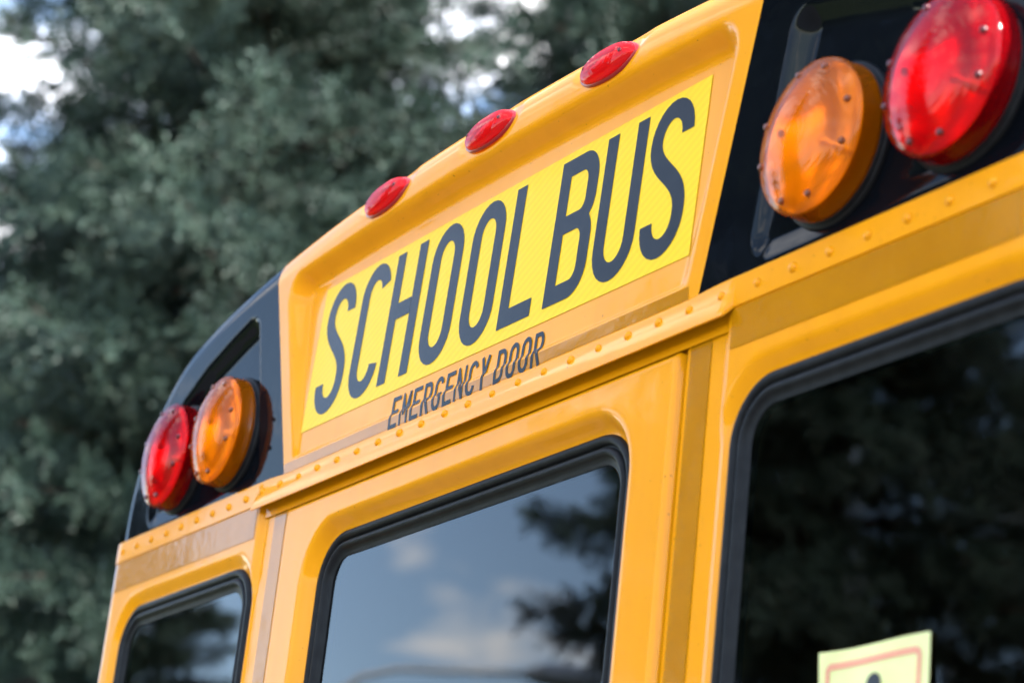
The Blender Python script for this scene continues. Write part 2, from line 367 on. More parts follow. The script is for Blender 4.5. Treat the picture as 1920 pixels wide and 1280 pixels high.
# ---- lettering: strokes of even width laid on the panel
def arc(cx, cz, rx, rz, a0, a1, n=14):
    return [(cx + rx * math.cos(math.radians(a0 + (a1 - a0) * i / n)), cz + rz * math.sin(math.radians(a0 + (a1 - a0) * i / n))) for i in range(n + 1)]
def bez(p0, p1, p2, p3, n=18):
    return [tuple((1 - t) ** 3 * np.array(p0) + 3 * (1 - t) ** 2 * t * np.array(p1) + 3 * (1 - t) * t * t * np.array(p2) + t ** 3 * np.array(p3)) for t in np.linspace(0, 1, n)]
def glyph(ch, w, h, t):
    """centre lines (points, closed) in a box w x h for stroke width t"""
    l, r_, bo, to = t / 2, w - t / 2, t / 2, h - t / 2; cx = w / 2; rx = (w - t) / 2; rz = min(rx * 1.15, h * 0.24); o = 0.016 * h
    bt, tt = bo - o, to + o
    if ch == 'S':
        return [([(r_, tt - rz - .004 * h)] + arc(cx, tt - rz, rx, rz, 0, 180) + bez((l, tt - rz), (l, h * .56), (r_, h * .50), (r_, bt + rz * 1.15)) [1:] + arc(cx, bt + rz, rx, rz, 0, -180)[0:] + [(l, h * .238)], False)]
    if ch in 'CG':
        P = arc(cx, tt - rz, rx, rz, 13, 180) + arc(cx, bt + rz, rx, rz, 180, 356 if ch == 'C' else 360) + ([] if ch == 'C' else [(r_, h * .42)])
        if ch == 'C': return [(P, False)]
        return [(P[:-1] + [(r_, h * .50)], False), ([(cx, h * .46), (r_, h * .46)], False)]
    if ch == 'O': return [(arc(cx, tt - rz, rx, rz, 0, 180) + arc(cx, bt + rz, rx, rz, 180, 360), True)]
    if ch == 'U': return [([(l, h)] + arc(cx, bt + rz, rx, rz, 180, 360) + [(r_, h)], False)]
    if ch == 'H': return [([(l, 0), (l, h)], False), ([(r_, 0), (r_, h)], False), ([(t, h * .54), (w - t, h * .54)], False)]
    if ch == 'L': return [([(l, h), (l, bo), (w, bo)], False)]
    if ch == 'E': return [([(w, to), (l, to), (l, bo), (w, bo)], False), ([(t, h * .52), (w * .88, h * .52)], False)]
    if ch == 'D':
        rz2 = rx * 1.2
        return [([(l, 0 + bo), (l, to), (cx * .9, to)] + arc(cx * .9, to - rz2, r_ - cx * .9, rz2, 90, 0)[1:] + arc(cx * .9, bo + rz2, r_ - cx * .9, rz2, 0, -90) + [(cx * .9, bo)][:0], True)]
    if ch == 'B':
        m_ = h * .535; q1, q2 = (to - m_) / 2, (m_ - bo) / 2; c1 = w * .60; R1 = min(q1, w * .32); 
        up = [(l, to), (c1, to)] + arc(c1, to - R1, r_ - c1 - .004 * w, R1, 90, 0)[1:] + arc(c1, m_ + R1 * .9, r_ - c1 - .004 * w, R1 * .9, 0, -90) + [(l, m_)]
        lo = [(l, m_), (c1, m_)] + arc(c1, m_ - R1, r_ - c1, R1, 90, 0)[1:] + arc(c1, bo + R1, r_ - c1, R1, 0, -90) + [(l, bo)]
        return [(up, True), (lo, True)]
    if ch == 'R':
        m_ = h * .47; c1 = w * .55; R1 = (to - m_) / 2
        return [([(l, 0), (l, to), (c1, to)] + arc(c1, to - R1, r_ - c1, R1, 90, -90)[1:] + [(t, m_)], False), ([(cx, m_), (r_ - .02 * w, 0)], False)]
    if ch == 'M': return [([(l, 0), (l, h)], False), ([(r_, 0), (r_, h)], False), ([(l, h * .97), (cx, h * .30)], False), ([(r_, h * .97), (cx, h * .30)], False)]
    if ch == 'N': return [([(l, 0), (l, h)], False), ([(r_, 0), (r_, h)], False), ([(l, h), (r_, 0)], False)]
    if ch == 'Y': return [([(cx, 0), (cx, h * .45)], False), ([(l, h), (cx, h * .40)], False), ([(r_, h), (cx, h * .40)], False)]
def stroke_strip(P, closed, t, step):
    P = [np.array(p) for p in P]; Q = [P[0]]
    for p in P[1:]:
        if np.linalg.norm(p - Q[-1]) > 1e-6: Q.append(p)
    if closed and np.linalg.norm(Q[0] - Q[-1]) < 1e-6: Q.pop()
    n = len(Q); L, R_ = [], []
    for i in range(n):
        a = Q[i - 1] if (closed or i) else None; c = Q[(i + 1) % n] if (closed or i < n - 1) else None
        d1 = (Q[i] - a) / np.linalg.norm(Q[i] - a) if a is not None else None
        d2 = (c - Q[i]) / np.linalg.norm(c - Q[i]) if c is not None else None
        d1 = d2 if d1 is None else d1; d2 = d1 if d2 is None else d2
        n1, n2 = np.array([-d1[1], d1[0]]), np.array([-d2[1], d2[0]]); mm = n1 + n2; mm = mm / max(np.linalg.norm(mm), 1e-6); k = 1 / max(mm @ n1, 0.45)
        L.append(Q[i] + mm * t / 2 * k); R_.append(Q[i] - mm * t / 2 * k)
    seq = list(range(n)) + ([0] if closed else []); V = []
    for s_ in range(len(seq) - 1):
        i, j = seq[s_], seq[s_ + 1]; m_ = max(1, int(math.ceil(np.linalg.norm(Q[j] - Q[i]) / step)))
        for q in range(m_ + (1 if s_ == len(seq) - 2 else 0)):
            f = q / m_; V.append((L[i] * (1 - f) + L[j] * f, R_[i] * (1 - f) + R_[j] * f))
    nc = 4; W = []
    for a, b_ in V:
        for c in range(nc): W.append(a + (b_ - a) * c / (nc - 1))
    return np.array(W), [f[::-1] for f in grid_faces(len(V), nc)]
def letter(ch, x0, z0, w, h, t, step, parent, base_off):
    VV, FF, OO = [], [], []; n0 = 0
    if ch in 'MN': t *= .80
    for k, (P, closed) in enumerate(glyph(ch, w, h, t)):
        V, F = stroke_strip(P, closed, t, step); VV.append(V + np.array([x0, z0])); FF += [tuple(i + n0 for i in f) for f in F]; OO.append(np.full(len(V), base_off + 0.00012 * k)); n0 += len(V)
    V = np.vstack(VV); off = np.concatenate(OO)
    o = mesh_obj('letter', np.stack([V[:, 0], cap_y(V[:, 0], V[:, 1]) - off, V[:, 1] + RZ], 1), FF, M['film'], parent, False)
    o['label'] = 'black letter ' + ch
for ch, a, b_ in (('S', -.488, -.397), ('C', -.375, -.287), ('H', -.274, -.182), ('O', -.159, -.070), ('O', -.045, .044), ('L', .065, .149), ('B', .181, .276), ('U', .289, .383), ('S', .395, .487)):
    letter(ch, a, 0.0945, b_ - a, 0.2035, 0.0255, 0.02, sign, 0.0013)
etext = tag(empty('emergency_door_text', bus), 'small black words EMERGENCY DOOR under the sign')
xw, gp = 0.0238, 0.0072; x = -0.2085
for ch in 'EMERGENCY DOOR':
    if ch == ' ': x += 0.0120; continue
    letter(ch, x, 0.0148, xw, 0.0480, 0.0062, 0.003, etext, 0.0009); x += xw + gp

# ---- amber reflective tapes
tape_c = patch('reflective_tape', -0.545, 0.525, 0.0165, 0.0322, cap_y, 0.0005, M['tape'], 60, 4, bus); tag(tape_c, 'tan reflective tape strip under the sign')

# ---- corner-aware plan of the rear wall: u = arc length from the centre line
FLATX = HW - RC
def plan(u):
    au, s_ = np.abs(u), np.sign(u); th = np.clip((au - FLATX) / RC, 0, math.pi / 2)
    X = np.where(au <= FLATX, au, FLATX + RC * np.sin(th)) * s_; Y = np.where(au <= FLATX, 0, RC * (1 - np.cos(th)))
    ex = np.maximum(au - FLATX - RC * math.pi / 2, 0); return X, Y + ex
UEND = FLATX + RC * math.pi / 2

# ---- drip rail with rivets
def build_rail():
    us = np.unique(np.r_[np.linspace(-UEND - 0.02, UEND + 0.02, 160), [-.622, -.618, .618, .622], np.linspace(FLATX, UEND, 8), -np.linspace(FLATX, UEND, 8)])
    V = []
    for u in us:
        X, Y = plan(np.array([u])); X, Y = X[0], Y[0]; h = float(1 - sstep(0.6185, 0.6215, abs(u)))
        th = min(max((abs(u) - FLATX) / RC, 0), math.pi / 2); nx, ny = math.sin(th) * np.sign(u), -math.cos(th)
        hc = float(1 - sstep(.50, .60, abs(u))); zt_ = .0180 - .0045 * hc
        prof = [(-0.004, zt_), (.0010, zt_), (.0022, zt_ - .0010), (.0026, .006), (.0026 + .004 * h, -.006), (.0026 + .012 * h, -.0165 - .0125 * h), (.0024 + .0122 * h, -.0182 - .0125 * h), (.0015 + .0110 * h, -.0188 - .0122 * h),
                (-.0005 + .0080 * h, -.0190 + .0020 * h), (-.0012 - .004 * h, -.0192 + .0040 * h), (-.010 + .0042 * h, -.0195 - .0215 * h)]
        for o, z in prof: V.append((X + nx * o, Y + ny * o, z + RZ))
    nv = 11
    o = mesh_obj('drip_rail', V, [f[::-1] for f in grid_faces(len(us), nv)], M['yellow_paint'], bus)
    e = o.modifiers.new('split', 'EDGE_SPLIT'); e.split_angle = math.radians(38)
    tag(o, 'yellow riveted drip rail across the rear'); return o
rail = build_rail()
pr = [(0.0, 0.0042), (0.0022, 0.0039), (0.0040, 0.0029), (0.0052, 0.0012), (0.0056, 0.0), (0.0058, -0.001)]
Vr, Fr = lathe(pr, 14); rivet_me = raw_mesh('rivet', Vr, Fr, M['yellow_paint']); rivet_me.polygons.foreach_set('use_smooth', np.full(len(rivet_me.polygons), True))
rr = random.Random(3)
for i in range(40):
    u = (i - 19.53) * 0.0635 + rr.uniform(-.001, .001)
    if abs(u) > UEND: continue
    X, Y = plan(np.array([u])); th = min(max((abs(u) - FLATX) / RC, 0), math.pi / 2) * (1 if u > 0 else -1)
    o = link('rivet', rivet_me, rail); h = 1 - sstep(0.6185, 0.6215, abs(u))
    o.location = (X[0] + math.sin(th) * .0026, Y[0] - math.cos(th) * (.0028 + .0022 * h), RZ - 0.001 + rr.uniform(-.0006, .0006)); o.rotation_euler = (0, 0, th); o.scale = (rr.uniform(.92, 1.1),) * 3

# ---- rear wall panels with pressed window surrounds
def rrect_sdf(x, z, x0, x1, z0, z1, r):
    cx, cz, hx, hz = (x0 + x1) / 2, (z0 + z1) / 2, (x1 - x0) / 2, (z1 - z0) / 2
    qx, qz = np.abs(x - cx) - hx + r, np.abs(z - cz) - hz + r
    return np.hypot(np.maximum(qx, 0), np.maximum(qz, 0)) + np.minimum(np.maximum(qx, qz), 0) - r
def lines(a, b_, fine, step=0.03, fstep=0.004):
    L = list(np.arange(a, b_, step)) + [b_]
    for f0, f1 in fine: L += list(np.arange(max(f0, a), min(f1, b_), fstep))
    L = np.unique(np.round(L, 5)); keep = [L[0]]
    for v in L[1:]:
        if v - keep[-1] > fstep * .45: keep.append(v)
    keep[-1] = b_; return np.array(keep)
WIN_L = dict(x0=.621, x1=1.148, z0=-.80, z1=-.106)
WIN_D = dict(x0=-.4125, x1=.4125, z0=-.92, z1=-.1015)
ZB = -2.12
def panel_y(ax, z, W, r, dep=.0120):
    sd = rrect_sdf(ax, z, W['x0'] - .023, W['x1'] + .023, W['z0'] - .026, W['z1'] + .025, r + .020)
    y = dep * sstep(0, 1, -sd / .025)
    return y
def side_panel(sgn):
    us = lines(0.522, UEND, [(.522, .665), (1.115, UEND)], .03, .0035); zs = lines(ZB, -0.012, [(-.84, -.74), (-.20, -.07)], .04, .004)
    Uu, Z = np.meshgrid(us, zs, indexing='ij'); X, Yc = plan(Uu)
    post = 0.009 * (1 - sstep(.600, .614, Uu))
    y = panel_y(X, Z, WIN_L, .075) + Yc + post
    sd = rrect_sdf(X, Z, **WIN_L, r=.075)
    V = np.stack([X * sgn, y, Z + RZ], 2).reshape(-1, 3); nz = len(zs); F = []
    sdr = sd.ravel()
    for f in grid_faces(len(us), nz):
        if max(sdr[i] for i in f) < -0.004: continue
        F.append(f if sgn > 0 else f[::-1])
    # jamb: the post turns inward beside the door
    V = list(map(tuple, V)); n0 = len(V); zj = np.linspace(ZB, -0.03, 30)
    for zz in zj:
        for ux, yy in ((.522, .009), (.5195, .0105), (.5185, .014), (.5185, .05)): V.append((ux * sgn, yy, zz + RZ))
    jf = grid_faces(len(zj), 4); F += [tuple(i + n0 for i in (f if sgn > 0 else f[::-1])) for f in jf]
    o = mesh_obj('rear_panel', V, F, M['yellow_paint'], bus)
    return o
pan_l, pan_r = side_panel(-1), side_panel(1)
tag(pan_l, 'yellow rear panel on the far side of the emergency door'); tag(pan_r, 'yellow rear panel on the near side of the emergency door')

def door():
    hx, zt = .513, -.0435
    us = lines(-hx, hx, [(-hx, -hx + .012), (-.45, -.36), (.36, .45), (hx - .012, hx)], .03, .0035); zs = lines(ZB, zt, [(-.96, -.86), (-.20, zt)], .04, .0035)
    X, Z = np.meshgrid(us, zs, indexing='ij')
    y = panel_y(X, Z, WIN_D, .075, .0225)
    d = np.minimum(hx - np.abs(X), zt - Z); y = y + .005 * np.clip(1 - d / .006, 0, 1) ** 2
    sd = rrect_sdf(X, Z, **WIN_D, r=.075).ravel()
    V = list(map(tuple, np.stack([X, y, Z + RZ], 2).reshape(-1, 3))); nz, nx = len(zs), len(us); F = []
    for f in grid_faces(nx, nz):
        if max(sd[i] for i in f) < -0.004: continue
        F.append(f)
    def skirt(idx, flip):
        n0 = len(V)
        for i in idx: V.append((V[i][0], .04, V[i][2]))
        for k in range(len(idx) - 1):
            f = (idx[k], idx[k + 1], n0 + k + 1, n0 + k); F.append(f[::-1] if flip else f)
    skirt([0 * nz + k for k in range(nz)], False); skirt([(nx - 1) * nz + k for k in range(nz)], True); skirt([i * nz + nz - 1 for i in range(nx)], False)
    o = mesh_obj('emergency_door', V, F, M['yellow_paint'], bus); tag(o, 'yellow emergency door with a large window'); return o
door_o = door()
mesh_obj('door_header', *box(-.53, .53, .02, .05, RZ - .06, RZ - .02), M['yellow_paint'], bus, False)

def rr_path(x0, x1, z0, z1, r, n=14):
    P = []
    for cx, cz, a0 in ((x1 - r, z1 - r, 0), (x0 + r, z1 - r, 90), (x0 + r, z0 + r, 180), (x1 - r, z0 + r, 270)):
        for i in range(n + 1):
            a = math.radians(a0 + 90 * i / n); P.append((cx + r * math.cos(a), cz + r * math.sin(a), math.cos(a), math.sin(a)))
    return P
GPROF = [(-.08, .016), (-.03, .0060), (.03, .0018), (.12, 0), (.24, .0003), (.32, .0022), (.35, .0052), (.41, .0052), (.44, .0022), (.52, .0006), (.62, .0012), (.69, .0035), (.72, .0052), (.86, .0062), (.97, .0072), (1.0, .016)]
def gasket_pane(W, sgn, parent, dy, gw, dk=1.0):
    P = rr_path(W['x0'], W['x1'], W['z0'], W['z1'], .075, 16)
    V = [((x - nx * o * gw) * sgn, y * dk + dy, z - nz * o * gw + RZ) for x, z, nx, nz in P for o, y in GPROF]
    F = grid_faces(len(P), len(GPROF), True); F = F if sgn > 0 else [f[::-1] for f in F]
    g = mesh_obj('window_gasket', V, F, M['rubber'], parent); e = g.modifiers.new('split', 'EDGE_SPLIT'); e.split_angle = math.radians(50)
    k = gw * .96; x0, x1, z0, z1 = W['x0'] + k, W['x1'] - k, W['z0'] + k, W['z1'] - k
    Q = rr_path(x0, x1, z0, z1, .045, 8); V = [(x * sgn, .0078 * dk + dy, z + RZ) for x, z, _, _ in Q]; F = [tuple(range(len(Q)))]
    if sgn < 0: F = [f[::-1] for f in F]
    mesh_obj('window_pane', V, F, M['window_glass'], parent, False)
gasket_pane(WIN_L, -1, pan_l, .0050, .036); gasket_pane(WIN_L, 1, pan_r, .0050, .036); gasket_pane(WIN_D, 1, door_o, .0160, .0375, 1.4)

# side and post tapes
def wall_y(x, z): return panel_y(np.abs(x), z, WIN_L, .075)
def wall_tape(sgn, u0, u1, z0, z1, off=.0009):
    us = np.unique(np.r_[np.linspace(u0, u1, 40), np.linspace(FLATX, min(u1, UEND), 8) if u1 > FLATX else u1]); zs = np.linspace(z0, z1, 4); V = []
    for u in us:
        X, Y = plan(np.array([u])); th = min(max((u - FLATX) / RC, 0), math.pi / 2)
        for z in zs: V.append(((X[0] + math.sin(th) * off) * sgn, Y[0] - math.cos(th) * off + 0.009 * float(1 - sstep(.600, .614, u)), z + RZ))
    F = grid_faces(len(us), len(zs)); return mesh_obj('reflective_tape', V, F if sgn > 0 else [f[::-1] for f in F], M['tape'], bus)
tag(wall_tape(-1, .6215, 1.205, -.0705, -.0205), 'tan reflective tape above the far rear window')
tag(wall_tape(1, .6185, 1.085, -.0670, -.0205), 'amber reflective tape above the near rear window')
tag(wall_tape(1, 1.0875, UEND, -.0670, -.0205), 'amber reflective tape at the near rear corner')
tag(wall_tape(-1, .531, .571, -2.0, -.0345), 'tan reflective tape down the far door post')
tag(wall_tape(1, .529, .570, -2.0, -.0345), 'tan reflective tape down the near door post')
Vs, Fs = lathe([(0, .0045), (.003, .0042), (.0048, .0028), (.0052, 0)], 12)
screw_y = raw_mesh('screw', Vs, Fs, M['yellow_paint']); screw_y.polygons.foreach_set('use_smooth', np.full(len(screw_y.polygons), True))
for z in (-.075, -.255, -.435, -.615, -.8, -1.0, -1.2):
    o = link('screw', screw_y, pan_l); o.location = (-.5185, .021, z + RZ); o.rotation_euler = (0, 0, math.radians(90))

# ---- warning lamps
def lamp_meshes(mat):
    rib = []; seg = 120
    prof = [(.0875, .016), (.0885, .018), (.0885, .021), (.0872, .0225), (.0868, .0380), (.0876, .0395), (.0880, .0415), (.0868, .0450), (.0835, .0475)]
    for i in range(1, 15):
        a = i / 14; prof.append((.0835 * (1 - a), .0475 + .0215 * (1 - (1 - a) ** 2.2)))
    V = []
    for i in range(seg):
        a = 2 * math.pi * i / seg
        for k, (r, f) in enumerate(prof):
            rr_ = r + (.0011 if (i % 2 and 3 <= k <= 4) else 0); V.append((rr_ * math.cos(a), -f, rr_ * math.sin(a)))
    le = raw_mesh('lens', V, grid_faces(seg, len(prof), True), mat)
    le.polygons.foreach_set('use_smooth', np.full(len(le.polygons), True))
    return le
LENS = {'amber': lamp_meshes(M['amber_lens']), 'red': lamp_meshes(M['red_lens'])}
def shade_smooth(me): me.polygons.foreach_set('use_smooth', np.full(len(me.polygons), True)); return me
Vh, Fh = lathe([(.060, .000), (.090, -.004), (.0935, .004), (.0940, .009), (.0925, .0125), (.0865, .013)], 64); housing_me = shade_smooth(raw_mesh('warning_lamp', Vh, Fh, M['rubber']))
Vh, Fh = lathe([(.0895, .0125), (.0902, .0140), (.0898, .0162), (.0865, .0165)], 64); ring_me = shade_smooth(raw_mesh('retaining_ring', Vh, Fh, M['rubber']))
Vh, Fh = lathe([(.0, .0145), (.02, .0155), (.04, .0190), (.058, .0255), (.07, .0315), (.0795, .0365), (.0835, .0385)], 56); refl_me = shade_smooth(raw_mesh('reflector', Vh, Fh, M['mirror']))
Vh, Fh = lathe([(0, .031), (.004, .030), (.006, .027), (.0058, .022), (.004, .018), (.004, .013)], 20); bulb_me = shade_smooth(raw_mesh('bulb', Vh, Fh, M['bulb']))
Vh, Fh = lathe([(0, .0028), (.0030, .0026), (.0040, .0012), (.0042, -.002)], 12)
dot_me = {}
for c, colr in (('amber', (.20, .035, .001)), ('red', (.10, .001, .002))):
    m, t, b = new_mat(c + '_screw_boss'); setp(b, Roughness=.3); noise_color(t, b, colr, tuple(v * .8 for v in colr), 80); dot_me[c] = shade_smooth(raw_mesh('screw', Vh, Fh, m))
LZ = 0.125
def warning_lamp(x, z, col, label):
    y0 = float(np.max(cap_y(np.array([x, x]), np.array([z - .05, z + .05])))) + 0.003
    h = link('warning_lamp', housing_me, bus); h.location = (x, y0, z + RZ); tag(h, label)
    for nm, me in (('retaining_ring', ring_me), ('reflector', refl_me), ('bulb', bulb_me), ('lens', LENS[col])):
        link(nm, me, h)
    for k in range(8):
        a = math.radians(k * 45 + 12 + (9 if k % 2 else 0)); r_ = .0745; q = 1 - r_ / .0835
        o = link('screw', dot_me[col], h); o.location = (r_ * math.cos(a), -(.0475 + .0215 * (1 - (1 - q) ** 2.2)), r_ * math.sin(a))
warning_lamp(.782, .125, 'amber', 'amber warning lamp next to the word BUS'); warning_lamp(.992, .125, 'red', 'large red warning lamp at the near corner')
warning_lamp(-.764, .125, 'amber', 'amber warning lamp next to the letter S of SCHOOL'); warning_lamp(-.974, .125, 'red', 'red warning lamp at the far corner')

# ---- marker lamps on the roof edge
def marker_mesh():
    hl, hw, ht = .0625, .0245, .0165; nu, nv = 40, 18; V = []
    for i in range(nu + 1):
        s_ = -1 + 2 * i / nu; wd = hw * max(1 - abs(s_) ** 2.3, 0) ** .62; hh = ht * max(1 - abs(s_) ** 3, 0) ** .55
        for k in range(nv + 1):
            a = math.pi * k / nv; V.append((s_ * hl, -.002 - hh * math.sin(a) ** .8, wd * math.cos(a)))
    F = [f[::-1] for f in grid_faces(nu + 1, nv + 1)]
    return V, F
Vm, Fm = marker_mesh(); mk_lens = shade_smooth(raw_mesh('lens', Vm, Fm, M['marker_red_lens']))
nb = 40; Vb = []
for f, sc_ in ((.0, 1.07), (.003, 1.06), (.0042, 1.0)):
    for i in range(nb):
        a = 2 * math.pi * i / nb; c, s_ = math.cos(a), math.sin(a); px = .0625 * sc_ * c; Vb.append((px, -f, .0245 * sc_ * np.sign(s_) * max(1 - abs(c) ** 2.3, 0) ** .62))
Fb = [(r_ * nb + i, r_ * nb + (i + 1) % nb, (r_ + 1) * nb + (i + 1) % nb, (r_ + 1) * nb + i) for r_ in range(2) for i in range(nb)] 
m, t, b = new_mat('marker_base_red'); setp(b, Roughness=.35); noise_color(t, b, (.35, .006, .006), (.28, .004, .004), 60)
mk_base = shade_smooth(raw_mesh('marker_lamp', Vb, Fb, m))
for x, lab in zip(MARK_X, ('red marker lamp above the letters CHO', 'red marker lamp above the letter L', 'red marker lamp above the letters BU')):
    th = math.radians(13); d = link('marker_lamp', mk_base, bus); tag(d, lab)
    zt = np.interp(x, OUTF[:, 0], OUTF[:, 1]); sl = (np.interp(x + .05, OUTF[:, 0], OUTF[:, 1]) - np.interp(x - .05, OUTF[:, 0], OUTF[:, 1])) / .1
    y = float(y_out(.4)) + ROUND * (1 - math.cos(th)) + .004; z = zt - ROUND * (1 - math.sin(th))
    d.location = (x, y, z + RZ); d.rotation_euler = (-th, -math.atan(sl), 0)
    link('lens', mk_lens, d)
    for s_ in (-1, 1):
        o = link('screw', dot_me['red'], d); o.location = (s_ * .043, -.0146, 0); o.rotation_euler = (0, 0, s_ * math.radians(24)); o.scale = (.75, .6, .75)

# ---- sticker on the near rear window
def sticker():
    m, t, b = new_mat('sticker_yellow'); setp(b, Roughness=.4); noise_color(t, b, (.80, .76, .30), (.86, .81, .35), 20)
    m2, t, b = new_mat('sticker_red'); setp(b, Roughness=.4); noise_color(t, b, (.80, .30, .17), (.86, .34, .20), 20)
    m3, t, b = new_mat('sticker_black'); setp(b, Roughness=.4); noise_color(t, b, (.012, .014, .02), (.02, .022, .03), 20)
    x0, x1, zt, zb = .806, .972, -.4270, -.5930
    wob = lambda x, z: .0085 - .0015 * np.sin((x - x0) / (x1 - x0) * 6.0) - .0022 * np.maximum(0, (z - zt + .03) / .03) * np.cos((x - x0) / (x1 - x0) * 5)
    X, Z = np.meshgrid(np.linspace(x0, x1, 30), np.linspace(zb, zt, 30), indexing='ij')
    topw = .0018 * np.sin((X - x0) / (x1 - x0) * 6.2) * np.maximum(0, (Z - zb) / (zt - zb))
    base = mesh_obj('warning_sticker', np.stack([X.ravel(), wob(X, Z).ravel(), (Z - topw).ravel() + RZ], 1), grid_faces(30, 30), m, bus)
    tag(base, 'yellow square sticker with red border and black figures on the near window')
    def surf_piece(name, V, F, mat, off):
        V = np.asarray(V); tw = .0018 * np.sin((V[:, 0] - x0) / (x1 - x0) * 6.2) * np.maximum(0, (V[:, 1] - zb) / (zt - zb))
        return mesh_obj(name, np.stack([V[:, 0], wob(V[:, 0], V[:, 1]) - off, V[:, 1] - tw + RZ], 1), F, mat, base)
    P = rr_path(x0 + .012, x1 - .012, zb + .012, zt - .012, .010, 8); Q = []
    for k in range(len(P)):
        a, c = np.array(P[k][:2]), np.array(P[(k + 1) % len(P)][:2]); n_ = max(1, int(np.linalg.norm(c - a) / .006))
        na, nc = np.array(P[k][2:]), np.array(P[(k + 1) % len(P)][2:])
        for q in range(n_): Q.append((*(a + (c - a) * q / n_), *(na + (nc - na) * q / n_)))
    V = [(x - nx * o, z - nz * o) for x, z, nx, nz in Q for o in (0, .0068)]
    surf_piece('border', V, grid_faces(len(Q), 2, True), m2, .0006)
    def disc(cx, cz, r, n=20): return [(cx + r * math.cos(2 * math.pi * i / n), cz + r * 1.1 * math.sin(2 * math.pi * i / n)) for i in range(n)]
    def figure(ox, oz, s_, k):
        hd = disc(ox, oz, .0085 * s_); surf_piece('figure_head', hd, [tuple(range(len(hd)))], m3, .0007)
        body = [(-.006, -.012), (.016, -.008), (.030, -.016), (.027, -.021), (.014, -.016), (.012, -.036), (.026, -.052), (.022, -.072), (.016, -.072), (.018, -.054), (.002, -.042), (-.012, -.058), (-.026, -.064), (-.028, -.058), (-.016, -.052), (-.006, -.036), (-.006, -.020), (-.018, -.026), (-.022, -.021)]
        V = [(ox + a * s_, oz + c * s_) for a, c in body]; surf_piece('figure_body', V, [tuple(range(len(V)))[::-1]], m3, .0008 + .0001 * k)
    figure(.892, -.4680, 1.25, 0); figure(.862, -.5030, .85, 1)
sticker()

# ---- the rest of the body, hidden from this spot but standing there
def body_rest():
    for s_ in (-1, 1):
        ys = [RC, 1.0, 1.7, 2.6, 3.5, 4.4, 5.3, 6.2, 7.1, 8.0, 9.2, LEN]; zs = [0.53, 1.0, 1.55, 1.62, 2.42, 2.5, RZ]
        V = [(s_ * HW, y, z) for y in ys for z in zs]; F = grid_faces(len(ys), len(zs))
        o = mesh_obj('side_wall', V, F if s_ < 0 else [f[::-1] for f in F], M['yellow_paint'], bus, False)
        tag(o, 'yellow side wall facing the camera side' if s_ > 0 else 'yellow side wall facing the spruces')
        for k in range(9):
            y0 = .75 + k * 1.0
            f_ = mesh_obj('side_window', *box(s_ * (HW + .004) - .012, s_ * (HW + .004) + .012, y0, y0 + .78, 1.66, 2.38), M['steel'], o, False)
        for z in (0.95, 1.45):
            mesh_obj('rub_rail', *box(s_ * HW - .02, s_ * HW + .02, .06, LEN - .1, z, z + .08), M['black_paint'], o, False)
    mesh_obj('front_wall', *box(-HW, HW, LEN - .02, LEN + .06, .55, RZ + .1), M['yellow_paint'], bus, False)
    mesh_obj('floor_pan', *box(-HW + .01, HW - .01, .06, LEN, .53, .60), M['steel'], bus, False)
    mesh_obj('rear_bumper', *box(-1.20, 1.20, -.16, .03, .42, .66), M['black_paint'], bus, False)
    for y in (2.6, 9.2):
        for s_ in (-1, 1):
            wr = empty('wheel', bus, (s_ * .98, y, .48)); wr.rotation_euler = (0, 0, math.radians(90) * s_)
            V, F = lathe([(.30, -.13), (.44, -.14), (.478, -.11), (.48, 0), (.478, .11), (.44, .14), (.30, .13)], 40); o = mesh_obj('tyre', V, F, M['rubber'], wr)
            V, F = lathe([(0, .06), (.10, .07), (.13, .02), (.26, .0), (.30, .12), (.30, -.12)], 40); mesh_obj('rim', V, F, M['zinc'], wr)
    # headliner and dark cabin behind the glass
    mesh_obj('seat_row', *box(-1.1, 1.1, 1.1, 1.25, .6, 1.75), M['liner'], bus, False)
body_rest()

# ================================================================== SPRUCES
m, t, b = new_mat('spruce_needles'); setp(b, Roughness=.55, IOR=1.4)
tcn = N(t, 'ShaderNodeTexCoord'); nn = N(t, 'ShaderNodeTexNoise'); nn.inputs['Scale'].default_value = 2.4; nn.inputs['Detail'].default_value = 4; t.links.new(tcn.outputs['Object'], nn.inputs[0])
ta = N(t, 'ShaderNodeAttribute', attribute_name='tone'); mm_ = N(t, 'ShaderNodeMath', operation='MULTIPLY_ADD'); mm_.inputs[1].default_value = 0.55
ms_ = N(t, 'ShaderNodeMath', operation='MULTIPLY_ADD'); ms_.inputs[1].default_value = 1.3; ms_.inputs[2].default_value = -0.42
t.links.new(nn.outputs['Fac'], ms_.inputs[0]); t.links.new(ta.outputs['Fac'], mm_.inputs[0]); t.links.new(ms_.outputs[0], mm_.inputs[2])
r = N(t, 'ShaderNodeValToRGB'); e = r.color_ramp.elements; e[0].position, e[1].position = .05, .85; e[0].color, e[1].color = (.007, .018, .012, 1), (.062, .102, .076, 1)
t.links.new(mm_.outputs[0], r.inputs[0]); t.links.new(r.outputs[0], b.inputs['Base Color'])
M['needles'] = m
m, t, b = new_mat('spruce_bark'); setp(b, Roughness=.95); noise_color(t, b, (.035, .026, .020), (.075, .058, .046), 9); noise_bump(t, b, 25, .7, .03); M['bark'] = m

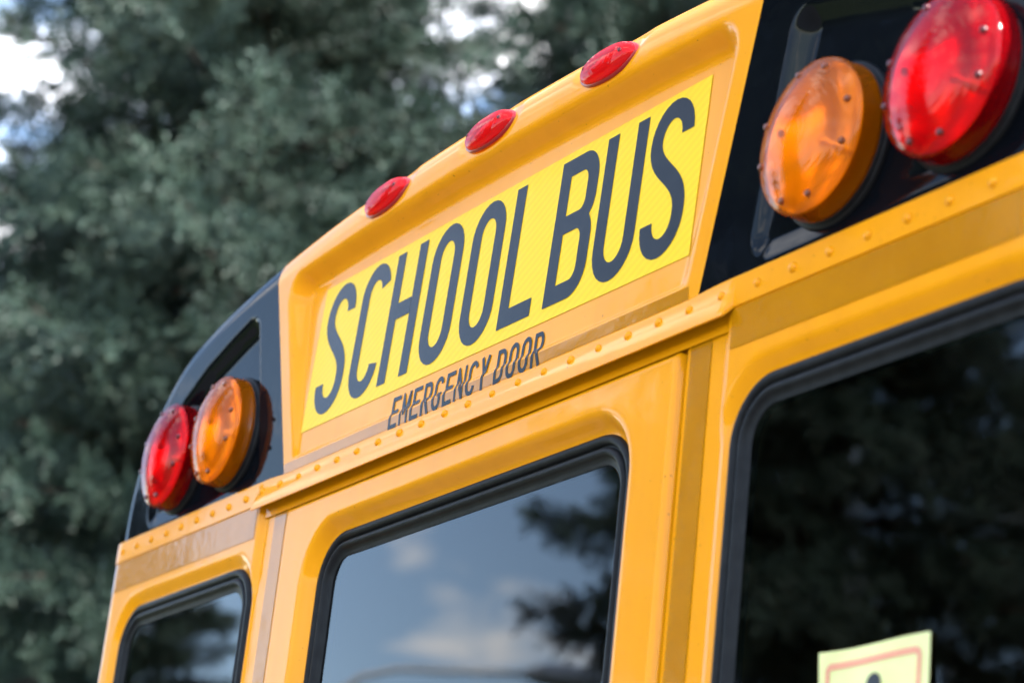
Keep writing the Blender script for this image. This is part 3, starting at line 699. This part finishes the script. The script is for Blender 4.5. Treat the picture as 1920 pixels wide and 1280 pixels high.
def twig_protos(rng, K=8, n=14):
    protos = []
    for _ in range(K):
        T = []
        for i in range(n):
            s_ = 0.05 + 0.95 * (i + rng.random()) / n; a = i * 2.4 + rng.random() * .6
            rad = np.array([0, math.cos(a), math.sin(a)]); ln = .22 * (1.05 - .35 * s_) * rng.uniform(.8, 1.2); p = np.array([s_, 0, 0]); d = np.array([.62, 0, 0]) + rad * .85
            sd = np.cross(d, np.array([.3, -rad[2], rad[1]])); sd /= np.linalg.norm(sd); wd = .052
            T.append([p - sd * wd, p + sd * wd, p + d * ln])
        protos.append(np.array(T).reshape(-1, 3))
    return np.array(protos)
def spruce(name, seed, H, Rb, z0, dens=1.0, taper=.92):
    rng = np.random.default_rng(seed); P, Dv, Ln, TN = [], [], [], []; bV, bF = [], []
    def tube(pts, r0, r1, n=5):
        base = len(bV); m_ = len(pts)
        for i, p in enumerate(pts):
            r_ = r0 + (r1 - r0) * i / (m_ - 1); d = (pts[min(i + 1, m_ - 1)] - pts[max(i - 1, 0)]); d = d / np.linalg.norm(d)
            u = np.cross(d, (0, 0, 1)); u = u / max(np.linalg.norm(u), 1e-6); v = np.cross(u, d)
            for k in range(n):
                a = 2 * math.pi * k / n; bV.append(p + (u * math.cos(a) + v * math.sin(a)) * r_)
        for i in range(m_ - 1):
            for k in range(n): bF.append((base + i * n + k, base + i * n + (k + 1) % n, base + (i + 1) * n + (k + 1) % n, base + (i + 1) * n + k))
    z = z0
    while z < H - .25:
        f = (H - z) / (H - z0); nb_ = int(rng.integers(6, 9)) if f > .15 else 5; a0 = rng.random() * 6.28
        for k in range(nb_):
            az = a0 + 2 * math.pi * k / nb_ + rng.normal(0, .20); L = Rb * f ** taper * rng.uniform(.72, 1.14) + .12
            zz = z + rng.normal(0, .10); rise = .10 + .5 * (1 - f) ** 2; droop = .46 * f + .10; tip = rng.uniform(.30, .62) * droop
            h = np.array([math.cos(az), math.sin(az), 0]); side = np.array([-h[1], h[0], 0])
            curve = lambda s_: np.array([0, 0, zz]) + h * L * s_ + np.array([0, 0, 1]) * L * (rise * s_ - droop * s_ ** 2 + tip * s_ ** 3)
            tube([curve(s_) for s_ in np.linspace(0, 1, 7)], .010 + .014 * L, .004)
            def tail(fn, l, r0):                                    # one bushy bough: twigs all round a curved axis
                q = r0; tone = rng.beta(.9, 1.4)
                while q < 1.0:
                    p = fn(q); d = fn(q + .03) - fn(q - .03); d /= np.linalg.norm(d); u = np.cross(d, (0, 0, 1)); u /= max(np.linalg.norm(u), 1e-6); v = np.cross(u, d)
                    for j in range(4):
                        phi = rng.uniform(0, 6.28); rad = u * math.cos(phi) + v * math.sin(phi)
                        P.append(p); Dv.append(d * .72 + rad * .75 + np.array([0, 0, .10])); Ln.append(rng.uniform(.14, .24) * (1.08 - .35 * q)); TN.append(tone)
                    q += .058 / dens / l * rng.uniform(.8, 1.2)
                for j in range(4): P.append(fn(.97)); Dv.append(d + rng.normal(0, .35, 3)); Ln.append(rng.uniform(.12, .19)); TN.append(tone)
            tail(curve, L, min(.35, .35 / L))
            s_ = min(.22, .25 / L); sg = 1
            while s_ < .93:
                l = (.20 + .46 * (1 - s_) * min(L, 2.0)) * rng.uniform(.75, 1.2); p0 = curve(s_); dr = curve(s_ + .02) - curve(s_ - .02); dr /= np.linalg.norm(dr)
                d0 = dr * .66 + side * sg * rng.uniform(.55, .95) + np.array([0, 0, rng.normal(-.05, .16)]); d0 /= np.linalg.norm(d0); dz = rng.uniform(.10, .32)
                fn = lambda q, p0=p0, d0=d0, l=l, dz=dz: p0 + d0 * l * q + np.array([0, 0, 1]) * l * (-dz * 1.6 * q + dz * 1.3 * q * q)
                tail(fn, l, .12); sg = -sg
                s_ += .165 / L * rng.uniform(.75, 1.25)
            for j in range(5): P.append(curve(.97)); Dv.append(h + rng.normal(0, .45, 3) + np.array([0, 0, .2])); Ln.append(.2); TN.append(.5)
        z += rng.uniform(.38, .56) * (.55 + .45 * f)
    for i in range(30):
        a = rng.random() * 6.28; P.append(np.array([0, 0, H - .5 + .5 * i / 30])); Dv.append(np.array([math.cos(a) * .5, math.sin(a) * .5, .9])); Ln.append(.2); TN.append(.5)
    P, Dv, Ln = np.array(P), np.array(Dv), np.array(Ln); Dv /= np.linalg.norm(Dv, axis=1)[:, None]
    side = np.cross(Dv, np.array([0.03, 0.02, 1.0])); side /= np.maximum(np.linalg.norm(side, axis=1), 1e-6)[:, None]; up = np.cross(side, Dv)
    pr_ = twig_protos(rng); k = rng.integers(0, len(pr_), len(P)); Tw = pr_[k]                    # n, 3n, 3
    V = P[:, None, :] + Ln[:, None, None] * (Tw[..., 0:1] * Dv[:, None, :] + Tw[..., 1:2] * side[:, None, :] + Tw[..., 2:3] * up[:, None, :])
    V = V.reshape(-1, 3); F = np.arange(len(V), dtype=np.int32).reshape(-1, 3)
    crown = raw_mesh('crown', V, F, M['needles']); at_ = crown.attributes.new('tone', 'FLOAT', 'POINT'); at_.data.foreach_set('value', np.repeat(np.array(TN, np.float32), pr_.shape[1])); br = raw_mesh('branches', np.array(bV), np.array(bF), M['bark'])
    tv = []
    for i in range(11):
        zz = H * .985 * i / 10; r_ = (.018 + .022 * (H - zz)) * (1.25 if i == 0 else 1)
        for q in range(10):
            a = 2 * math.pi * q / 10; tv.append((r_ * math.cos(a), r_ * math.sin(a), zz - (.05 if i == 0 else 0)))
    tf = [(i * 10 + q, i * 10 + (q + 1) % 10, (i + 1) * 10 + (q + 1) % 10, (i + 1) * 10 + q) for i in range(10) for q in range(10)]
    tr = raw_mesh('trunk', tv, tf, M['bark'])
    print(name, len(P), 'twigs', len(F), 'tris')
    return crown, br, tr, H
SP_A = spruce('A', 11, 12.0, 3.0, .7, 1.0)
SP_B = spruce('B', 23, 9.0, 2.9, .5, 1.0)
def plant(proto, x, y, H, rot, label, wide=1.0):
    s_ = H / proto[3]; e = empty('spruce_tree', None, (x, y, 0)); e.rotation_euler = (0, 0, rot); e.scale = (s_ * wide, s_ * wide, s_)
    for nm, me in (('trunk', proto[2]), ('branches', proto[1]), ('crown', proto[0])): link(nm, me, e)
    tag(e, label, 'spruce', 'spruces around the lot'); return e
def polar(ox, oy, az, dist, back):      # az measured from the bus axis towards the far side
    a = math.radians(az); return ox - math.sin(a) * dist, oy + (-1 if back else 1) * math.cos(a) * dist
plant(SP_A, *polar(CP.x, CP.y, 68.6, 12.0, False), 12.4, .3, 'large blue-green spruce at the left edge of the photo, sky beside its crown', .84)
plant(SP_A, *polar(CP.x, CP.y, 56.8, 12.4, False), 13.2, 2.1, 'tall blue-green spruce right behind the roof marker lamps', .82)
plant(SP_B, *polar(CP.x, CP.y, 62.6, 15.5, False), 8.6, 1.2, 'spruce standing farther back between the two tall spruces', 1.25)
plant(SP_B, *polar(CP.x, CP.y, 71.0, 17.0, False), 9.6, 4.0, 'spruce behind the large spruce, its lower boughs beside the far lamps', 1.3)
plant(SP_A, *polar(CP.x, CP.y, 67.5, 19.0, False), 12.0, 3.3, 'farthest tall spruce, filling the gaps of the large spruce', 1.35)
plant(SP_A, *polar(CP.x, CP.y, 58.3, 19.5, False), 13.4, 5.6, 'farthest tall spruce, filling the gaps above the sign', 1.2)
plant(SP_B, *polar(CP.x, CP.y, 76.0, 18.0, False), 7.0, .5, 'low spruce at the bottom left corner of the photo', 1.3)
plant(SP_A, *polar(.5, 0, 52.6, 12.0, True), 13.0, 2.6, 'dark spruce mirrored in the near rear window and the door glass', .84)
plant(SP_B, *polar(-.9, 0, 70.2, 18.0, True), 8.2, 2.9, 'dark spruce mirrored in the far rear window', .9)
plant(SP_A, *polar(.5, 0, 44.0, 14.0, True), 9.5, 5.1, 'spruce mirrored faintly at the outer edge of the near rear window', 1.0)

# ================================================================== STREET LAMP mirrored in the door glass
def street_lamp():
    m, t, b = new_mat('galvanised_grey'); setp(b, Metallic=.3, Roughness=.55); noise_color(t, b, (.42, .43, .45), (.50, .51, .53), 6)
    e = empty('street_lamp', None, (*polar(-.2, 0, 65.3, 17.0, True), 0)); tag(e, 'grey street lamp with a curved arm mirrored low in the door window', 'street lamp')
    a = math.radians(65.3); tow = np.array([math.cos(a), -math.sin(a)])       # along the arm, across the mirrored view
    def tubeo(name, pts, rs, parent):
        V = []; n = 12; pts = [np.array(p, float) for p in pts]
        for i, p in enumerate(pts):
            d = pts[min(i + 1, len(pts) - 1)] - pts[max(i - 1, 0)]; d /= np.linalg.norm(d); ref = np.array([0, 1, 0]) if abs(d[2]) > .8 else np.array([0, 0, 1]); u = np.cross(d, ref); u /= np.linalg.norm(u); v = np.cross(u, d)
            for k in range(n): V.append(p + (u * math.cos(2 * math.pi * k / n) + v * math.sin(2 * math.pi * k / n)) * rs[i])
        F = [(i * n + k, (i + 1) * n + k, (i + 1) * n + (k + 1) % n, i * n + (k + 1) % n) for i in range(len(pts) - 1) for k in range(n)]
        F += [tuple(range(n)), tuple(range((len(pts) - 1) * n, len(pts) * n))[::-1]]
        return mesh_obj(name, V, F, m, parent)
    tubeo('pole', [(0, 0, 0), (0, 0, .3), (0, 0, .32), (0, 0, 4.9)], [.11, .11, .075, .055], e)
    pts = [(tow[0] * d, tow[1] * d, z) for d, z in ((0, 4.8), (.03, 5.15), (.12, 5.4), (.30, 5.56), (.65, 5.66), (1.15, 5.73), (1.75, 5.76))]
    tubeo('arm', pts, [.042, .036, .032, .030, .028, .027, .027], e)
    hd = [(tow[0] * d, tow[1] * d, z) for d, z in ((1.70, 5.76), (1.80, 5.77), (2.05, 5.77), (2.3, 5.76), (2.4, 5.75))]
    tubeo('lamp_head', hd, [.04, .09, .12, .09, .03], e)
street_lamp()
